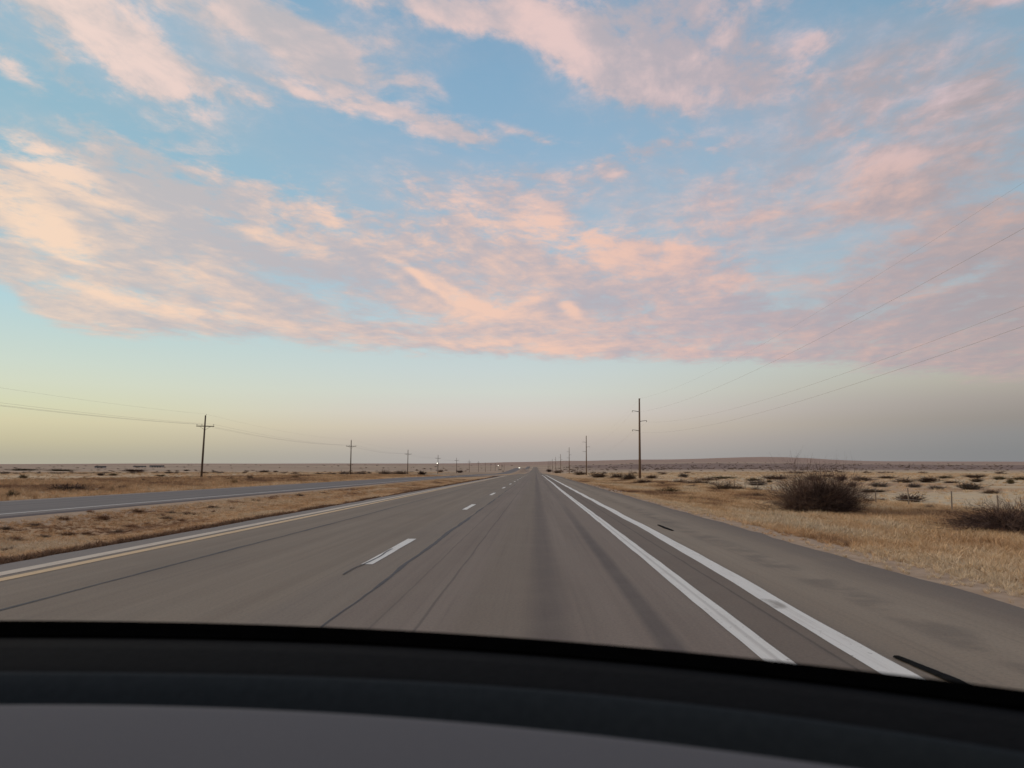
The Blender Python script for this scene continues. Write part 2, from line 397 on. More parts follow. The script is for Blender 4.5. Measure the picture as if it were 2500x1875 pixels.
def ground_mat(q, b):
    pos = q.n('ShaderNodeNewGeometry').outputs['Position']
    x, y, z = q.sep(pos)
    flat = q.xyz(x, y, 0.0)
    nA = q.noise(flat, 0.35, 6, .6)                          # tussock scale
    nB = q.noise(flat, 0.045, 5, .55)                        # patches
    nC = q.noise(q.vm('MULTIPLY', flat, (1, 1, 1)), 2.6, 7, .65)
    nL = q.noise(q.vm('MULTIPLY', flat, (.0016, .0045, 1)), 1.0, 6, .6)     # long bands far out
    nS = q.noise(q.vm('MULTIPLY', flat, (.012, .03, 1)), 1.0, 7, .7)
    pale = q.mix(q.ss(nC, .3, .7), (.62, .465, .285, 1), (.74, .58, .375, 1))
    rust = q.mix(q.ss(nC, .3, .7), (.44, .27, .155, 1), (.62, .40, .235, 1))
    brown = q.mix(q.ss(nC, .3, .7), (.33, .23, .145, 1), (.46, .33, .215, 1))
    c = q.mix(q.ss(nB, .46, .62), pale, rust)
    xw = q.m('MULTIPLY_ADD', q.m('SUBTRACT', nB, .5), 9.0, x)
    # verge and median: rust and gold grass over orange soil
    verge = q.mix(q.ss(nA, .42, .64), (.58, .385, .215, 1), rust)
    c = q.mix(q.m('MULTIPLY', q.ss(xw, -30, -26), q.ss(xw, 17, 13)), c, verge)
    # far verge of the other carriageway: brown growth
    c = q.mix(q.m('MULTIPLY', q.ss(xw, -62, -54), q.ss(xw, -27, -31)), c, brown)
    # soil shoulders beside the pavement
    soil = q.mix(q.ss(nC, .35, .7), (.46, .32, .21, 1), (.58, .42, .285, 1))
    xs = q.m('MULTIPLY_ADD', q.m('SUBTRACT', nA, .5), 1.4, x)
    c = q.mix(q.m('MULTIPLY', q.ss(xs, 3.6, 4.2), q.ss(xs, 6.3, 5.7)), c, soil)
    c = q.mix(q.m('MULTIPLY', q.ss(xs, -10.2, -9.0), q.ss(xs, -6.6, -7.0)), c, q.mix(.6, soil, (.66, .41, .22, 1)))
    c = q.mix(q.m('MULTIPLY', q.ss(xs, -17.9, -16.9), q.ss(xs, -15.4, -16.0)), c, soil)
    # far plain: pinkish soil with dark scrub bands
    farc = q.mix(q.ss(nS, .4, .66), (.50, .365, .26, 1), (.38, .275, .20, 1))
    farc = q.mix(q.ss(nL, .52, .60), farc, (.55, .42, .29, 1))
    ridge = q.mix(q.ss(nS, .35, .7), (.46, .315, .24, 1), (.40, .275, .21, 1))  # ridge soil, its colour lightened to stand in for haze
    dist = q.vm('LENGTH', flat)
    c = q.mix(q.ss(dist, 250, 900), c, farc)
    scrub = q.mix(q.ss(nS, .38, .62), (.36, .25, .195, 1), (.22, .155, .13, 1))
    dj = q.m('MULTIPLY_ADD', q.m('SUBTRACT', nL, .5), 900.0, dist)
    c = q.mix(q.m('MULTIPLY', q.m('MULTIPLY', q.ss(dj, 800, 1000), q.ss(dj, 2600, 2300)), q.ss(x, 40, 160)), c, scrub)
    c = q.mix(q.ss(dj, 2500, 3000), c, ridge)
    q.put(b.inputs['Base Color'], c)
    bp = q.n('ShaderNodeBump'); bp.inputs['Strength'].default_value = .5; bp.inputs['Distance'].default_value = .08
    q.put(bp.inputs['Height'], nC); q.L.new(bp.outputs[0], b.inputs['Normal'])
M_ground = mat('dry_grassland', ground_mat, .95, .1)

def axis(fine, lo, hi, grow=1.07, step0=2.0):
    out = list(fine); s = step0
    while out[-1] < hi: out.append(out[-1] + s); s *= grow
    s = step0; neg = [out[0]]
    while neg[-1] > lo: neg.append(neg[-1] - s); s *= grow
    return np.array(sorted(set(neg[1:] + out)))
xs = axis(sorted(set(list(np.arange(-62, 32, .7)) + list(PX))), -9000, 9000, 1.09, 1.0)
ys = axis(list(np.arange(0, 150, 1.0)), -400, 9000, 1.05, 1.2)
X, Y = np.meshgrid(xs, ys)
V = np.stack([X, Y, Z(X, Y)], -1).reshape(-1, 3)
nx, ny = len(xs), len(ys)
F = [(j * nx + i, j * nx + i + 1, (j + 1) * nx + i + 1, (j + 1) * nx + i) for j in range(ny - 1) for i in range(nx - 1)]
ground = tag(mesh_obj('ground', V, F, M_ground, smooth=True), kind='structure')

# ------------------------------------------------------------------ roads
def strip_band(q, x, x0, w, wob, soft=.02):
    d = q.m('ABSOLUTE', q.m('SUBTRACT', q.m('SUBTRACT', x, x0), wob))
    return q.ss(d, w, w + soft, 1.0, 0.0)
def asphalt(q, b):
    pos = q.n('ShaderNodeNewGeometry').outputs['Position']; x, y, z = q.sep(pos)
    flat = q.xyz(x, y, 0.0)
    fine = q.noise(flat, 38, 5, .75); mid = q.noise(flat, 1.3, 6, .6)
    lon = q.noise(q.vm('MULTIPLY', flat, (2.6, .05, 1)), 1.0, 6, .62)
    lon2 = q.noise(q.vm('MULTIPLY', flat, (14.0, .12, 1)), 1.0, 4, .6)
    wob = q.m('MULTIPLY', q.m('SUBTRACT', q.noise(q.xyz(0, y, 3.0), .35, 4, .6), .5), .16)
    wob2 = q.m('MULTIPLY', q.m('SUBTRACT', q.noise(q.xyz(4.0, y, 3.0), .22, 4, .6), .5), .10)
    c = q.mix(q.ss(lon, .3, .7), (.252, .196, .142, 1), (.312, .248, .180, 1))
    c = q.mix(q.m('MULTIPLY', q.ss(x, -1.75, -1.6), q.ss(x, 1.75, 1.6)), c, q.mix(q.ss(lon, .3, .7), (.238, .184, .142, 1), (.292, .229, .178, 1)))
    c = q.mix(q.m('MULTIPLY', q.ss(x, 1.5, 1.6), q.ss(x, 2.2, 2.1)), c, (.218, .168, .126, 1))
    c = q.mix(q.m('MULTIPLY', q.ss(x, 2.3, 2.5), q.ss(x, 4.0, 3.4)), c, q.mix(q.ss(lon, .3, .7), (.31, .242, .172, 1), (.365, .29, .208, 1)))
    c = q.mix(q.ss(q.m('MULTIPLY_ADD', q.m('SUBTRACT', mid, .5), .7, x), 3.5, 4.3), c, (.205, .160, .122, 1))
    c = q.mix(q.ss(x, -5.95, -6.15), c, (.29, .25, .215, 1))
    c = q.mix(q.m('MULTIPLY', strip_band(q, x, -.32, .12, wob2, .40), .50), c, (.235, .185, .13, 1))
    c = q.mix(q.m('MULTIPLY', strip_band(q, x, .10, .04, wob2, .20), .46), c, (.085, .066, .06, 1))
    c = q.mix(q.m('MULTIPLY', strip_band(q, x, .92, .035, wob2, .10), q.ss(y, 30, 8, .2, .6)), c, (.085, .07, .066, 1))
    c = q.mix(q.m('MULTIPLY', strip_band(q, x, -2.02, .20, wob2, .25), .35), c, (.26, .215, .175, 1))
    c = q.mix(q.m('MULTIPLY', strip_band(q, x, 3.05, .07, wob, .25), q.m('MULTIPLY', q.ss(mid, .42, .6), .45)), c, (.12, .096, .076, 1))
    # sealed and open cracks along the lanes
    c = q.mix(q.m('MULTIPLY', strip_band(q, x, -.92, .006, q.m('MULTIPLY', wob, .4), .012), .5), c, (.07, .056, .05, 1))
    c = q.mix(q.m('MULTIPLY', strip_band(q, x, -1.28, .004, wob2, .012), .35), c, (.07, .056, .05, 1))
    c = q.mix(q.m('MULTIPLY', strip_band(q, x, 1.93, .006, wob2, .012), .6), c, (.06, .05, .045, 1))
    c = q.mix(q.m('MULTIPLY', q.ss(lon2, .5, .75), .18), c, (.09, .075, .068, 1))
    c = q.mix(q.m('MULTIPLY', q.ss(mid, .4, .75), .22), c, (.30, .25, .185, 1))
    chip = q.noise(flat, 160, 2, .5); pat = q.noise(q.vm('MULTIPLY', flat, (.5, .18, 1)), 1.0, 5, .6)
    c = q.mix(q.m('MULTIPLY', q.ss(pat, .5, .68), .18), c, (.15, .122, .096, 1))
    c = q.mix(q.ss(chip, .60, .78, 0, .45), c, (.42, .36, .28, 1))
    c = q.mix(q.ss(fine, .35, .75, .0, .36), c, (.08, .066, .058, 1))
    q.put(b.inputs['Base Color'], c)
    bp = q.n('ShaderNodeBump'); bp.inputs['Strength'].default_value = .35; bp.inputs['Distance'].default_value = .006
    q.put(bp.inputs['Height'], fine); q.L.new(bp.outputs[0], b.inputs['Normal'])
M_asphalt = mat('worn_asphalt', asphalt, .82, .25)
def asphalt2(q, b):
    pos = q.n('ShaderNodeNewGeometry').outputs['Position']; x, y, z = q.sep(pos); flat = q.xyz(x, y, 0.0)
    lon = q.noise(q.vm('MULTIPLY', flat, (1.4, .05, 1)), 1.0, 6, .6); fine = q.noise(flat, 30, 3, .7)
    c = q.mix(q.ss(lon, .3, .7), (.175, .155, .142, 1), (.225, .20, .184, 1))
    c = q.mix(q.ss(x, -18.6, -18.1), c, (.235, .20, .175, 1))
    c = q.mix(q.ss(x, -24.9, -25.4), c, (.24, .205, .18, 1))
    q.put(b.inputs['Base Color'], q.mix(q.ss(fine, .35, .8, 0, .25), c, (.08, .07, .066, 1)))
M_asphalt2 = mat('grey_asphalt', asphalt2, .85, .25)
def paint(name, c0, cw, wear=.5):
    def f(q, b):
        pos = q.n('ShaderNodeNewGeometry').outputs['Position']; x, y, z = q.sep(pos); flat = q.xyz(x, y, 0.0)
        a = q.noise(q.vm('MULTIPLY', flat, (9, 1.2, 1)), 1.0, 7, .68); s = q.noise(q.vm('MULTIPLY', flat, (30, .25, 1)), 1.0, 4, .6); sp = q.noise(flat, 55, 3, .7)
        c = q.mix(q.ss(a, .46, .72, 0, wear), c0, cw); c = q.mix(q.ss(s, .55, .75, 0, .35), c, cw); c = q.mix(q.ss(sp, .55, .8, 0, .5), c, cw)
        chips = q.noise(flat, 14, 6, .75); c = q.mix(q.ss(chips, .60, .68, 0, .8), c, (.20, .165, .125, 1))
        gr = q.m('ABSOLUTE', q.m('SUBTRACT', x, q.m('MULTIPLY_ADD', s, .03, 1.515))); c = q.mix(q.ss(gr, .006, .03, .40, 0), c, (.40, .36, .30, 1))
        dent = q.m('ADD', q.m('POWER', q.m('DIVIDE', q.m('SUBTRACT', x, 2.12), .12), 2.0), q.m('POWER', q.m('DIVIDE', q.m('SUBTRACT', y, 6.9), .30), 2.0)); c = q.mix(q.m('MULTIPLY', q.ss(dent, .3, 1.0, .7, 0), q.ss(a, .3, .6)), c, (.26, .22, .17, 1))
        q.put(b.inputs['Base Color'], c)
    return mat(name, f, .7, .3)
M_white = paint('white_road_paint', (.86, .82, .73, 1), (.52, .45, .37, 1), .30)
M_yellow = paint('faded_yellow_paint', (.76, .53, .29, 1), (.45, .34, .24, 1), .5)
M_cream = paint('pale_cream_paint', (.70, .58, .44, 1), (.42, .35, .28, 1), .5)
M_tar = simple('crack_sealant', (.03, .026, .026), (.075, .062, .056), 6, .6, .35)

def ribbon(name, y0, y1, fx0, fx1, zf, dz, mt, parent=None, step=2.0, skirt=0.0):
    n_ = max(2, int((y1 - y0) / step)); yy = list(np.linspace(y0, y1, n_ + 1)); v = []; f = []
    if y1 - y0 > 300: yy = list(np.concatenate([np.arange(y0, 200, step), np.geomspace(200, y1, 160)]))
    for y in yy:
        a, c, zz = fx0(y), fx1(y), float(zf(y)) + dz
        row = [(a, y, zz), (c, y, zz)] if not skirt else [(a - .12, y, zz - skirt), (a, y, zz), (c, y, zz), (c + .12, y, zz - skirt)]
        v += row
    k = len(v) // len(yy)
    for j in range(len(yy) - 1):
        for i in range(k - 1): f.append((j * k + i, j * k + i + 1, (j + 1) * k + i + 1, (j + 1) * k + i))
    o = mesh_obj(name, v, f, mt, parent); return o
C = lambda v: (lambda y: v)
ragged = lambda v, s, k: (lambda y: v + s * (float(fbm(y * k, 3.3, 4, int(abs(v) * 10))) - .45))
road = tag(ribbon('road', -30, 2050, ragged(RX0, .22, .9), ragged(RX1, .30, .9), z_road, 0.0, M_asphalt, None, .5, .09), kind='structure')
wv_in = lambda y: .02 * math.sin(y * .11)
out_x = lambda y: 2.14 + .12 * float(sm(np.array(y), 4, 14)) + .012 * math.sin(y * .9)
jit = lambda fn, s, k, sd: (lambda y: fn(y) + s * (float(fbm(y * k, 1.7, 3, sd)) - .45))
ribbon('edge_line', 1, 185, jit(lambda y: 1.425 + wv_in(y), .03, 1.3, 5), jit(lambda y: 1.60 + wv_in(y), .03, 1.3, 6), z_road, .004, M_white, road, .4)
ribbon('edge_line', 1, 185, jit(lambda y: out_x(y) - .095, .035, 1.1, 7), jit(lambda y: out_x(y) + .10, .035, 1.1, 8), z_road, .004, M_white, road, .4)
ribbon('centre_line', 1, 150, jit(C(-6.31), .03, .6, 9), jit(C(-6.09), .03, .6, 10), z_road, .004, M_cream, road, .8)
ribbon('centre_line', 1, 150, jit(C(-5.96), .03, .6, 11), jit(C(-5.78), .03, .6, 12), z_road, .004, M_yellow, road, .8)
for i in range(16):
    yc = 11.3 + 13.0 * i
    x0 = -2.16
    ribbon('lane_dash', yc - 1.75, yc + 1.75, jit(C(x0 - .075), .03, 1.4, 20 + i), jit(C(x0 + .075), .03, 1.4, 50 + i), z_road, .004, M_white, road, .3)
# crack sealant, poured ribbons slightly proud of the pavement
seal_w = lambda y: .010 + .085 * max(0.0, float(fbm(y * .6, 8.8, 4, 31)) - .35)
seal_x = lambda y: -1.66 + .16 * (float(fbm(y * .13, 2.2, 4, 33)) - .45) + .05 * (float(fbm(y * 1.3, 2.2, 3, 34)) - .45) + .025 * (float(fbm(y * 6, 2.2, 2, 35)) - .4)
ribbon('crack_seal', 1, 70, lambda y: seal_x(y) - seal_w(y), lambda y: seal_x(y) + seal_w(y), z_road, .003, M_tar, road, .25)
seal_x2 = lambda y: -4.62 + .14 * (float(fbm(y * .10, 7.2, 4, 36)) - .45) + .04 * (float(fbm(y * 2.5, 7.2, 3, 37)) - .45)
ribbon('crack_seal', 1, 80, lambda y: seal_x2(y) - .012 - .06 * max(0, float(fbm(y * .7, 5.5, 4, 52)) - .28), lambda y: seal_x2(y) + .012 + .05 * max(0, float(fbm(y * .8, 9.5, 4, 53)) - .28), z_road, .003, M_tar, road, .3)
seal_x3 = lambda y: -2.20 + .16 * (float(fbm(y * .9, 4.2, 3, 41)) - .45)
ribbon('crack_seal', 8.6, 11.4, lambda y: seal_x3(y) - .012, lambda y: seal_x3(y) + .012, z_road, .007, M_tar, road, .15)

left_road = tag(ribbon('opposite_road', -30, 2300, ragged(LX0, .2, .5), ragged(LX1, .2, .5), z_left, 0.0, M_asphalt2, None, 1.0, .09), kind='structure')
ribbon('edge_line', -20, 300, C(-18.25), C(-18.10), z_left, .004, M_white, left_road, 2)
ribbon('edge_line', -20, 300, C(-25.35), C(-25.2), z_left, .004, M_cream, left_road, 2)
# paved crossover through the median
v = []; f = []
XN = 12
for j, y in enumerate(np.linspace(150, 178, 8)):
    for i in range(XN + 1):
        t = i / XN; x = LX1 + .1 + (RX0 - LX1 - .2) * t; fl = 9 * (abs(2 * t - 1)) ** 3 * (1 if j >= 4 else -1) * abs(j - 3.5) / 3.5
        yy = y + fl; zz = float(z_left(yy)) * (1 - t) + float(z_road(yy)) * t
        v.append((x, yy, zz - .004))
for j in range(7):
    for i in range(XN): f.append((j * (XN + 1) + i, j * (XN + 1) + i + 1, (j + 1) * (XN + 1) + i + 1, (j + 1) * (XN + 1) + i))
tag(mesh_obj('crossover_road', v, f, M_asphalt2), kind='structure')

# ------------------------------------------------------------------ utility poles and wires
M_pole = simple('weathered_pole_wood', (.085, .062, .045), (.16, .115, .08), 2.0, .9, .15, .3, (6, 6, .5))
M_pole_r = simple('brown_pole_wood', (.12, .078, .052), (.22, .145, .095), 2.0, .9, .15, .3, (6, 6, .5))
M_arm = simple('grey_timber_arm', (.10, .082, .062), (.17, .14, .11), 3.0)
M_ins = simple('grey_insulator', (.16, .155, .15), (.24, .23, .22), 5, .4, .5)
M_wire = simple('aluminium_wire', (.46, .44, .43), (.56, .54, .53), 2, .6, .3)

def cross_pole():
    t = empty('utility_pole')
    MB().tube([(0, 0, -.8), (0, 0, 4), (0, 0, 9.85)], [.17, .15, .105], 10).build('pole_shaft', M_pole, t, True)
    MB().box((0, .16, 8.15), (2.8, .10, .13)).build('crossarm', M_arm, t)
    for s in (-1, 1):
        MB().tube([(s * .85, .13, 8.10), (0, .11, 7.55)], .022, 5).build('brace', M_arm, t)
    for xx in (-1.32, -.55, 1.32):
        MB().tube([(xx, .16, 8.21), (xx, .16, 8.30), (xx, .16, 8.32), (xx, .16, 8.40), (xx, .16, 8.46)], [.015, .015, .055, .06, .03], 8).build('insulator', M_ins, t, True)
    MB().tube([(.06, 0, 9.75), (.10, 0, 9.95), (.10, 0, 9.97), (.10, 0, 10.07)], [.02, .02, .05, .035], 8).build('insulator', M_ins, t, True)
    return t
ordl = ['first and largest crossarm pole of the left row, leaning slightly beside the brown verge', 'second crossarm pole of the left row, its base in low scrub',
        'third crossarm pole of the left row, smaller than the second', 'fourth crossarm pole of the left row, beside a small white lamp',
        'fifth crossarm pole of the left row', 'sixth crossarm pole of the left row, its top just above the horizon',
        'seventh crossarm pole of the left row, thin against the plain', 'eighth crossarm pole of the left row, faint against the plain']
GL = 'crossarm utility poles in a row left of the roads'
proto = cross_pole(); LP = []
for i in range(-1, 13):
    d = 114 + 93 * i; x = -52.0
    o = proto if i == -1 else copy_tree(proto)
    z = float(Z(x, d)); o.location = (x, d, z)
    o.rotation_euler = (0, R(1.1 if i == 0 else random.uniform(-.2, .7)), R(random.uniform(-4, 4)))
    if i < 0: lab = 'crossarm utility pole beside the left road, outside the picture'
    elif i < 8: lab = ordl[i]
    else: lab = '%s crossarm pole of the left row, tiny near the vanishing point' % ('ninth', 'tenth', 'eleventh', 'twelfth', 'last')[i - 8]
    tag(o, lab, 'utility pole', GL); LP.append((x, d, z))

def tall_pole():
    t = empty('transmission_pole')
    MB().tube([(0, 0, -1), (0, 0, 5), (0, 0, 13.2)], [.21, .18, .12], 10).build('pole_shaft', M_pole_r, t, True)
    for zz, s in ((11.1, -1), (9.5, 1), (7.95, -1)):
        a = MB().tube([(s * .10, 0, zz - .10), (s * .65, 0, zz), (s * 1.15, 0, zz + .06)], [.055, .05, .035], 8).build('arm', M_ins, t, True)
        MB().tube([(s * 1.14, 0, zz + .08), (s * 1.17, 0, zz - .06), (s * 1.17, 0, zz - .17)], [.05, .045, .05], 8).build('wire_clamp', M_ins, a, True)
    MB().box((.06, 0, 13.15), (.20, .10, .12)).build('cap', M_ins, t)
    return t
ordr = ['tall brown pole with three staggered arms, nearest of the right row', 'second tall pole of the right row, with three faint arms', 'third tall pole of the right row',
        'fourth tall pole of the right row', 'fifth tall pole of the right row', 'sixth tall pole of the right row', 'seventh tall pole of the right row, close to the road vanishing point']
GR = 'tall poles with staggered arms in a row right of the road'
proto = tall_pole(); RP = []
for i in range(-1, 8):
    d = 122 + 128 * i; x = 17.0
    o = proto if i == -1 else copy_tree(proto)
    z = float(Z(x, d)) + (1.4 if i >= 6 else .35 * (i > 0) + .25 * (i > 0)); z = float(Z(x, d))
    o.location = (x, d, z); o.rotation_euler = (0, R(.7 if i == 0 else random.uniform(-.1, .6)), R(random.uniform(-3, 3)))
    lab = 'tall pole with staggered arms beside the road, outside the picture' if i < 0 else (ordr[i] if i < 7 else 'last tiny pole of the right row')
    tag(o, lab, 'utility pole', GR); RP.append((x, d, z))

def wire(name, pts, sag, r, label, group, drift):
    out = []
    for (a, c) in zip(pts[:-1], pts[1:]):
        n_ = 24
        for k in range(n_):
            t = k / n_
            out.append((a[0] + (c[0] - a[0]) * t, a[1] + (c[1] - a[1]) * t, a[2] + (c[2] - a[2]) * t - 4 * sag * t * (1 - t)))
    out.append(pts[-1])
    o = MB().tube(out, r, 4).build(name, M_wire)
    tag(o, label, 'power line', group)
for (ox, oz, lab, r) in ((.1, 13.2, 'topmost wire of the right line, reaching highest at the right picture edge', .011), (-1.17, 10.9, 'wire on the upper left arms of the right poles', .016),
                         (1.17, 9.3, 'wire on the single right arms of the right poles', .016), (-1.17, 7.75, 'lowest wire of the right line, on the lower left arms', .016)):
    wire('power_line', [(x + ox + oz * math.sin(R(.4)), d, z + oz) for x, d, z in RP], 2.3, r * .36, lab, 'wires strung along the right row of poles', 0)
for (ox, oz, lab, r) in ((.1, 10.05, 'topmost wire of the left line, over the pole tips', .008), (-1.32, 8.46, 'wire on the outer left insulators of the left line', .013),
                         (-.55, 8.46, 'wire on the insulators just left of the shafts of the left line', .013), (1.32, 8.46, 'wire on the right insulators of the left line', .011)):
    wire('power_line', [(x + ox + oz * math.sin(R(.5)), d + .16, z + oz) for x, d, z in LP], .8, r * .65, lab, 'wires strung along the left row of poles', 0)

# ------------------------------------------------------------------ wire fence at the right
M_post = simple('grey_fence_post', (.24, .19, .15), (.34, .28, .22), 8, .95, .1, .3, (8, 8, 1))
fence = tag(empty('wire_fence', (14.2, 0, 0)), 'low wire fence with grey wooden posts in the pale grass behind the dark bush', 'fence')
tops = []
for i in range(15):
    d = 15.1 + 2.75 * i + random.uniform(-.12, .12); z = float(Z(14.2, d)); h = random.uniform(.66, .80); lx = random.uniform(-.06, .06)
    MB().tube([(0, d, z - .3), (lx, d, z + h)], [.024, .022], 7).build('post', M_post, fence)
    tops.append((d, z, h))
for k in (.45, .7, .92):
    MB().tube([(.06, d, z + k * h) for d, z, h in tops], .004, 3).build('wire', M_wire, fence)

# ------------------------------------------------------------------ shrubs
def twig_mesh(name, mt, n, w, h, seed, rad=.006, side=3, spread=1.0, droop=.15):
    r = np.random.default_rng(seed); v = []; f = []
    def ribbon3(pts, rr):
        b = len(v)
        for i, p in enumerate(pts):
            q = rr * (1 - .7 * i / (len(pts) - 1))
            a = r.normal(size=3); a /= np.linalg.norm(a) + 1e-9
            t = pts[min(i + 1, len(pts) - 1)] - pts[max(i - 1, 0)]; c = np.cross(t, a); c /= np.linalg.norm(c) + 1e-9
            v.append(tuple(p + c * q)); v.append(tuple(p - c * q))
        for i in range(len(pts) - 1): f.append((b + 2 * i, b + 2 * i + 1, b + 2 * i + 3, b + 2 * i + 2))
    lobes = [(r.uniform(-.30, .30) * w, r.uniform(-.30, .30) * w, r.uniform(.6, 1.0)) for _ in range(6)]
    for k in range(n):
        lx, ly, lh = lobes[k % 6]
        th = r.uniform(0, 2 * np.pi); el_ = np.arccos(r.uniform(.08, 1.0)); L = r.uniform(.5, 1.08)
        tip = np.array([lx + np.cos(th) * np.sin(el_) * w * .30 * L * spread, ly + np.sin(th) * np.sin(el_) * w * .30 * L * spread, (np.cos(el_) * .9 + .12) * h * L * lh])
        st = np.array([lx * .55 + r.normal() * w * .05, ly * .55 + r.normal() * w * .05, -.05])
        mid = st * .5 + tip * .5 + np.array([0, 0, h * droop]) + r.normal(size=3) * h * .05
        pts = [st, (st + mid) / 2 + r.normal(size=3) * h * .02, mid, (mid + tip) / 2 + r.normal(size=3) * h * .03, tip]
        ribbon3(pts, rad)
        for s_ in range(side):
            p0 = pts[r.integers(1, 5)]; dr = (tip - st); dr = dr / np.linalg.norm(dr) + r.normal(size=3) * .6
            ribbon3([p0, p0 + dr * h * .09, p0 + dr * h * .20 + r.normal(size=3) * h * .03], rad * .7)
    me = bpy.data.meshes.new(name); me.from_pydata(v, [], f); me.materials.append(mt); me.update()
    return me
def twig_mat(name, c1, c2):
    def f_(q, b):
        co = q.n('ShaderNodeTexCoord').outputs['Object']; nz = q.noise(co, 3.0, 4, .6)
        rnd = q.n('ShaderNodeObjectInfo').outputs['Random']
        c = q.mix(q.ss(nz, .32, .68), (*c1, 1), (*c2, 1))
        hs = q.n('ShaderNodeHueSaturation'); q.put(hs.inputs['Color'], c); q.put(hs.inputs['Value'], q.ss(rnd, 0, 1, .75, 1.3, 'LINEAR'))
        q.put(b.inputs['Base Color'], hs.outputs[0])
    return mat(name, f_, .95, .05)
M_dark = twig_mat('dark_brown_twigs', (.052, .036, .034), (.12, .074, .058))
M_darkish = twig_mat('dark_shrub_twigs', (.075, .052, .045), (.15, .098, .076))
M_mid = twig_mat('brown_twigs', (.14, .098, .072), (.23, .16, .115))
M_greyt = twig_mat('grey_twigs', (.13, .105, .09), (.22, .18, .15))
M_olive = twig_mat('olive_twigs', (.10, .078, .044), (.17, .13, .076))
M_gold = twig_mat('golden_stems', (.36, .235, .12), (.50, .35, .20))
M_rust = twig_mat('rust_stems', (.22, .125, .078), (.36, .215, .13))

def thing(name, me, loc, sc, rz, label, cat, group=None):
    o = bpy.data.objects.new(name, me); COL.objects.link(o); o.location = loc; o.scale = sc; o.rotation_euler = (0, 0, rz)
    return tag(o, label, cat, group)
M_rusty = twig_mat('reddish_bush_stems', (.17, .105, .078), (.29, .195, .145))
# two large roadside bushes
def big_bush(px, py, w, h, seed, n, label, dx_=0):
    x, d = hit(px, py); x += dx_
    t = tag(empty('bush', (x, d, float(Z(x, d)))), label, 'bush', 'large dark bushes on the right verge')
    for nm, mt, k, rad, ww, hh, dr in (('branches', M_dark, n // 2, .009, w * .74, h * .62, .16), ('twigs', M_darkish, n // 3, .006, w * .95, h * .86, .08), ('stems', M_rusty, n // 3, .0055, w, h * .80, .08), ('litter', M_mid, n // 8, .006, w * 1.2, h * .25, .02)):
        me = twig_mesh(nm, mt, k, ww, hh, seed + len(nm), rad, 3, 1.25, dr)
        o = bpy.data.objects.new(nm, me); COL.objects.link(o); o.parent = t
    return t
big_bush(2000, 1258, 3.9, 2.35, 14, 3000, 'large dark leafless bush standing in tall gold grass near the pavement')
big_bush(2468, 1298, 4.8, 1.08, 23, 2600, 'wide dark bush cut off by the right edge of the picture', .3)

SHR = {}
for nm, mt in (('dark', M_darkish), ('mid', M_mid), ('grey', M_greyt), ('olive', M_olive)):
    SHR[nm] = [twig_mesh('shrub', mt, 170, 1.0, 1.0, 100 + 7 * i + len(nm), .020, 3, 1.35) for i in range(3)]
for nm, mt in (('gold', M_gold), ('rust', M_rust)):
    SHR[nm] = [twig_mesh('tuft', mt, 260, 1.0, 1.0, 300 + 7 * i + len(nm), .016, 1, 1.0, .05) for i in range(3)]
KIND = {'dark': 'dark brown', 'mid': 'brown', 'grey': 'grey', 'olive': 'olive brown', 'gold': 'golden', 'rust': 'rust coloured'}
ORD = 'first second third fourth fifth sixth seventh eighth ninth tenth eleventh twelfth thirteenth fourteenth fifteenth sixteenth seventeenth eighteenth nineteenth twentieth'.split()
def nth(lst, it):
    k = sorted(lst).index(it); n_ = len(lst)
    if k < (n_ + 1) // 2: return 'leftmost' if k == 0 else ORD[k] + ' from the left'
    return 'rightmost' if k == n_ - 1 else ORD[n_ - 1 - k] + ' from the right'
def shrub(px, py, w, h, kind, label, group, name='shrub', hs=1.0):
    x, d = hit(px, py); s = d / FPX
    me = SHR[kind][random.randrange(3)]
    thing(name, me, (x, d, float(Z(x, d)) - .02), (w * s * 1.0, w * s * .8, h * s * 1.2 * hs + .04), random.uniform(0, 6.28), label, name, group)
GRS = 'low shrubs scattered over the right plain'
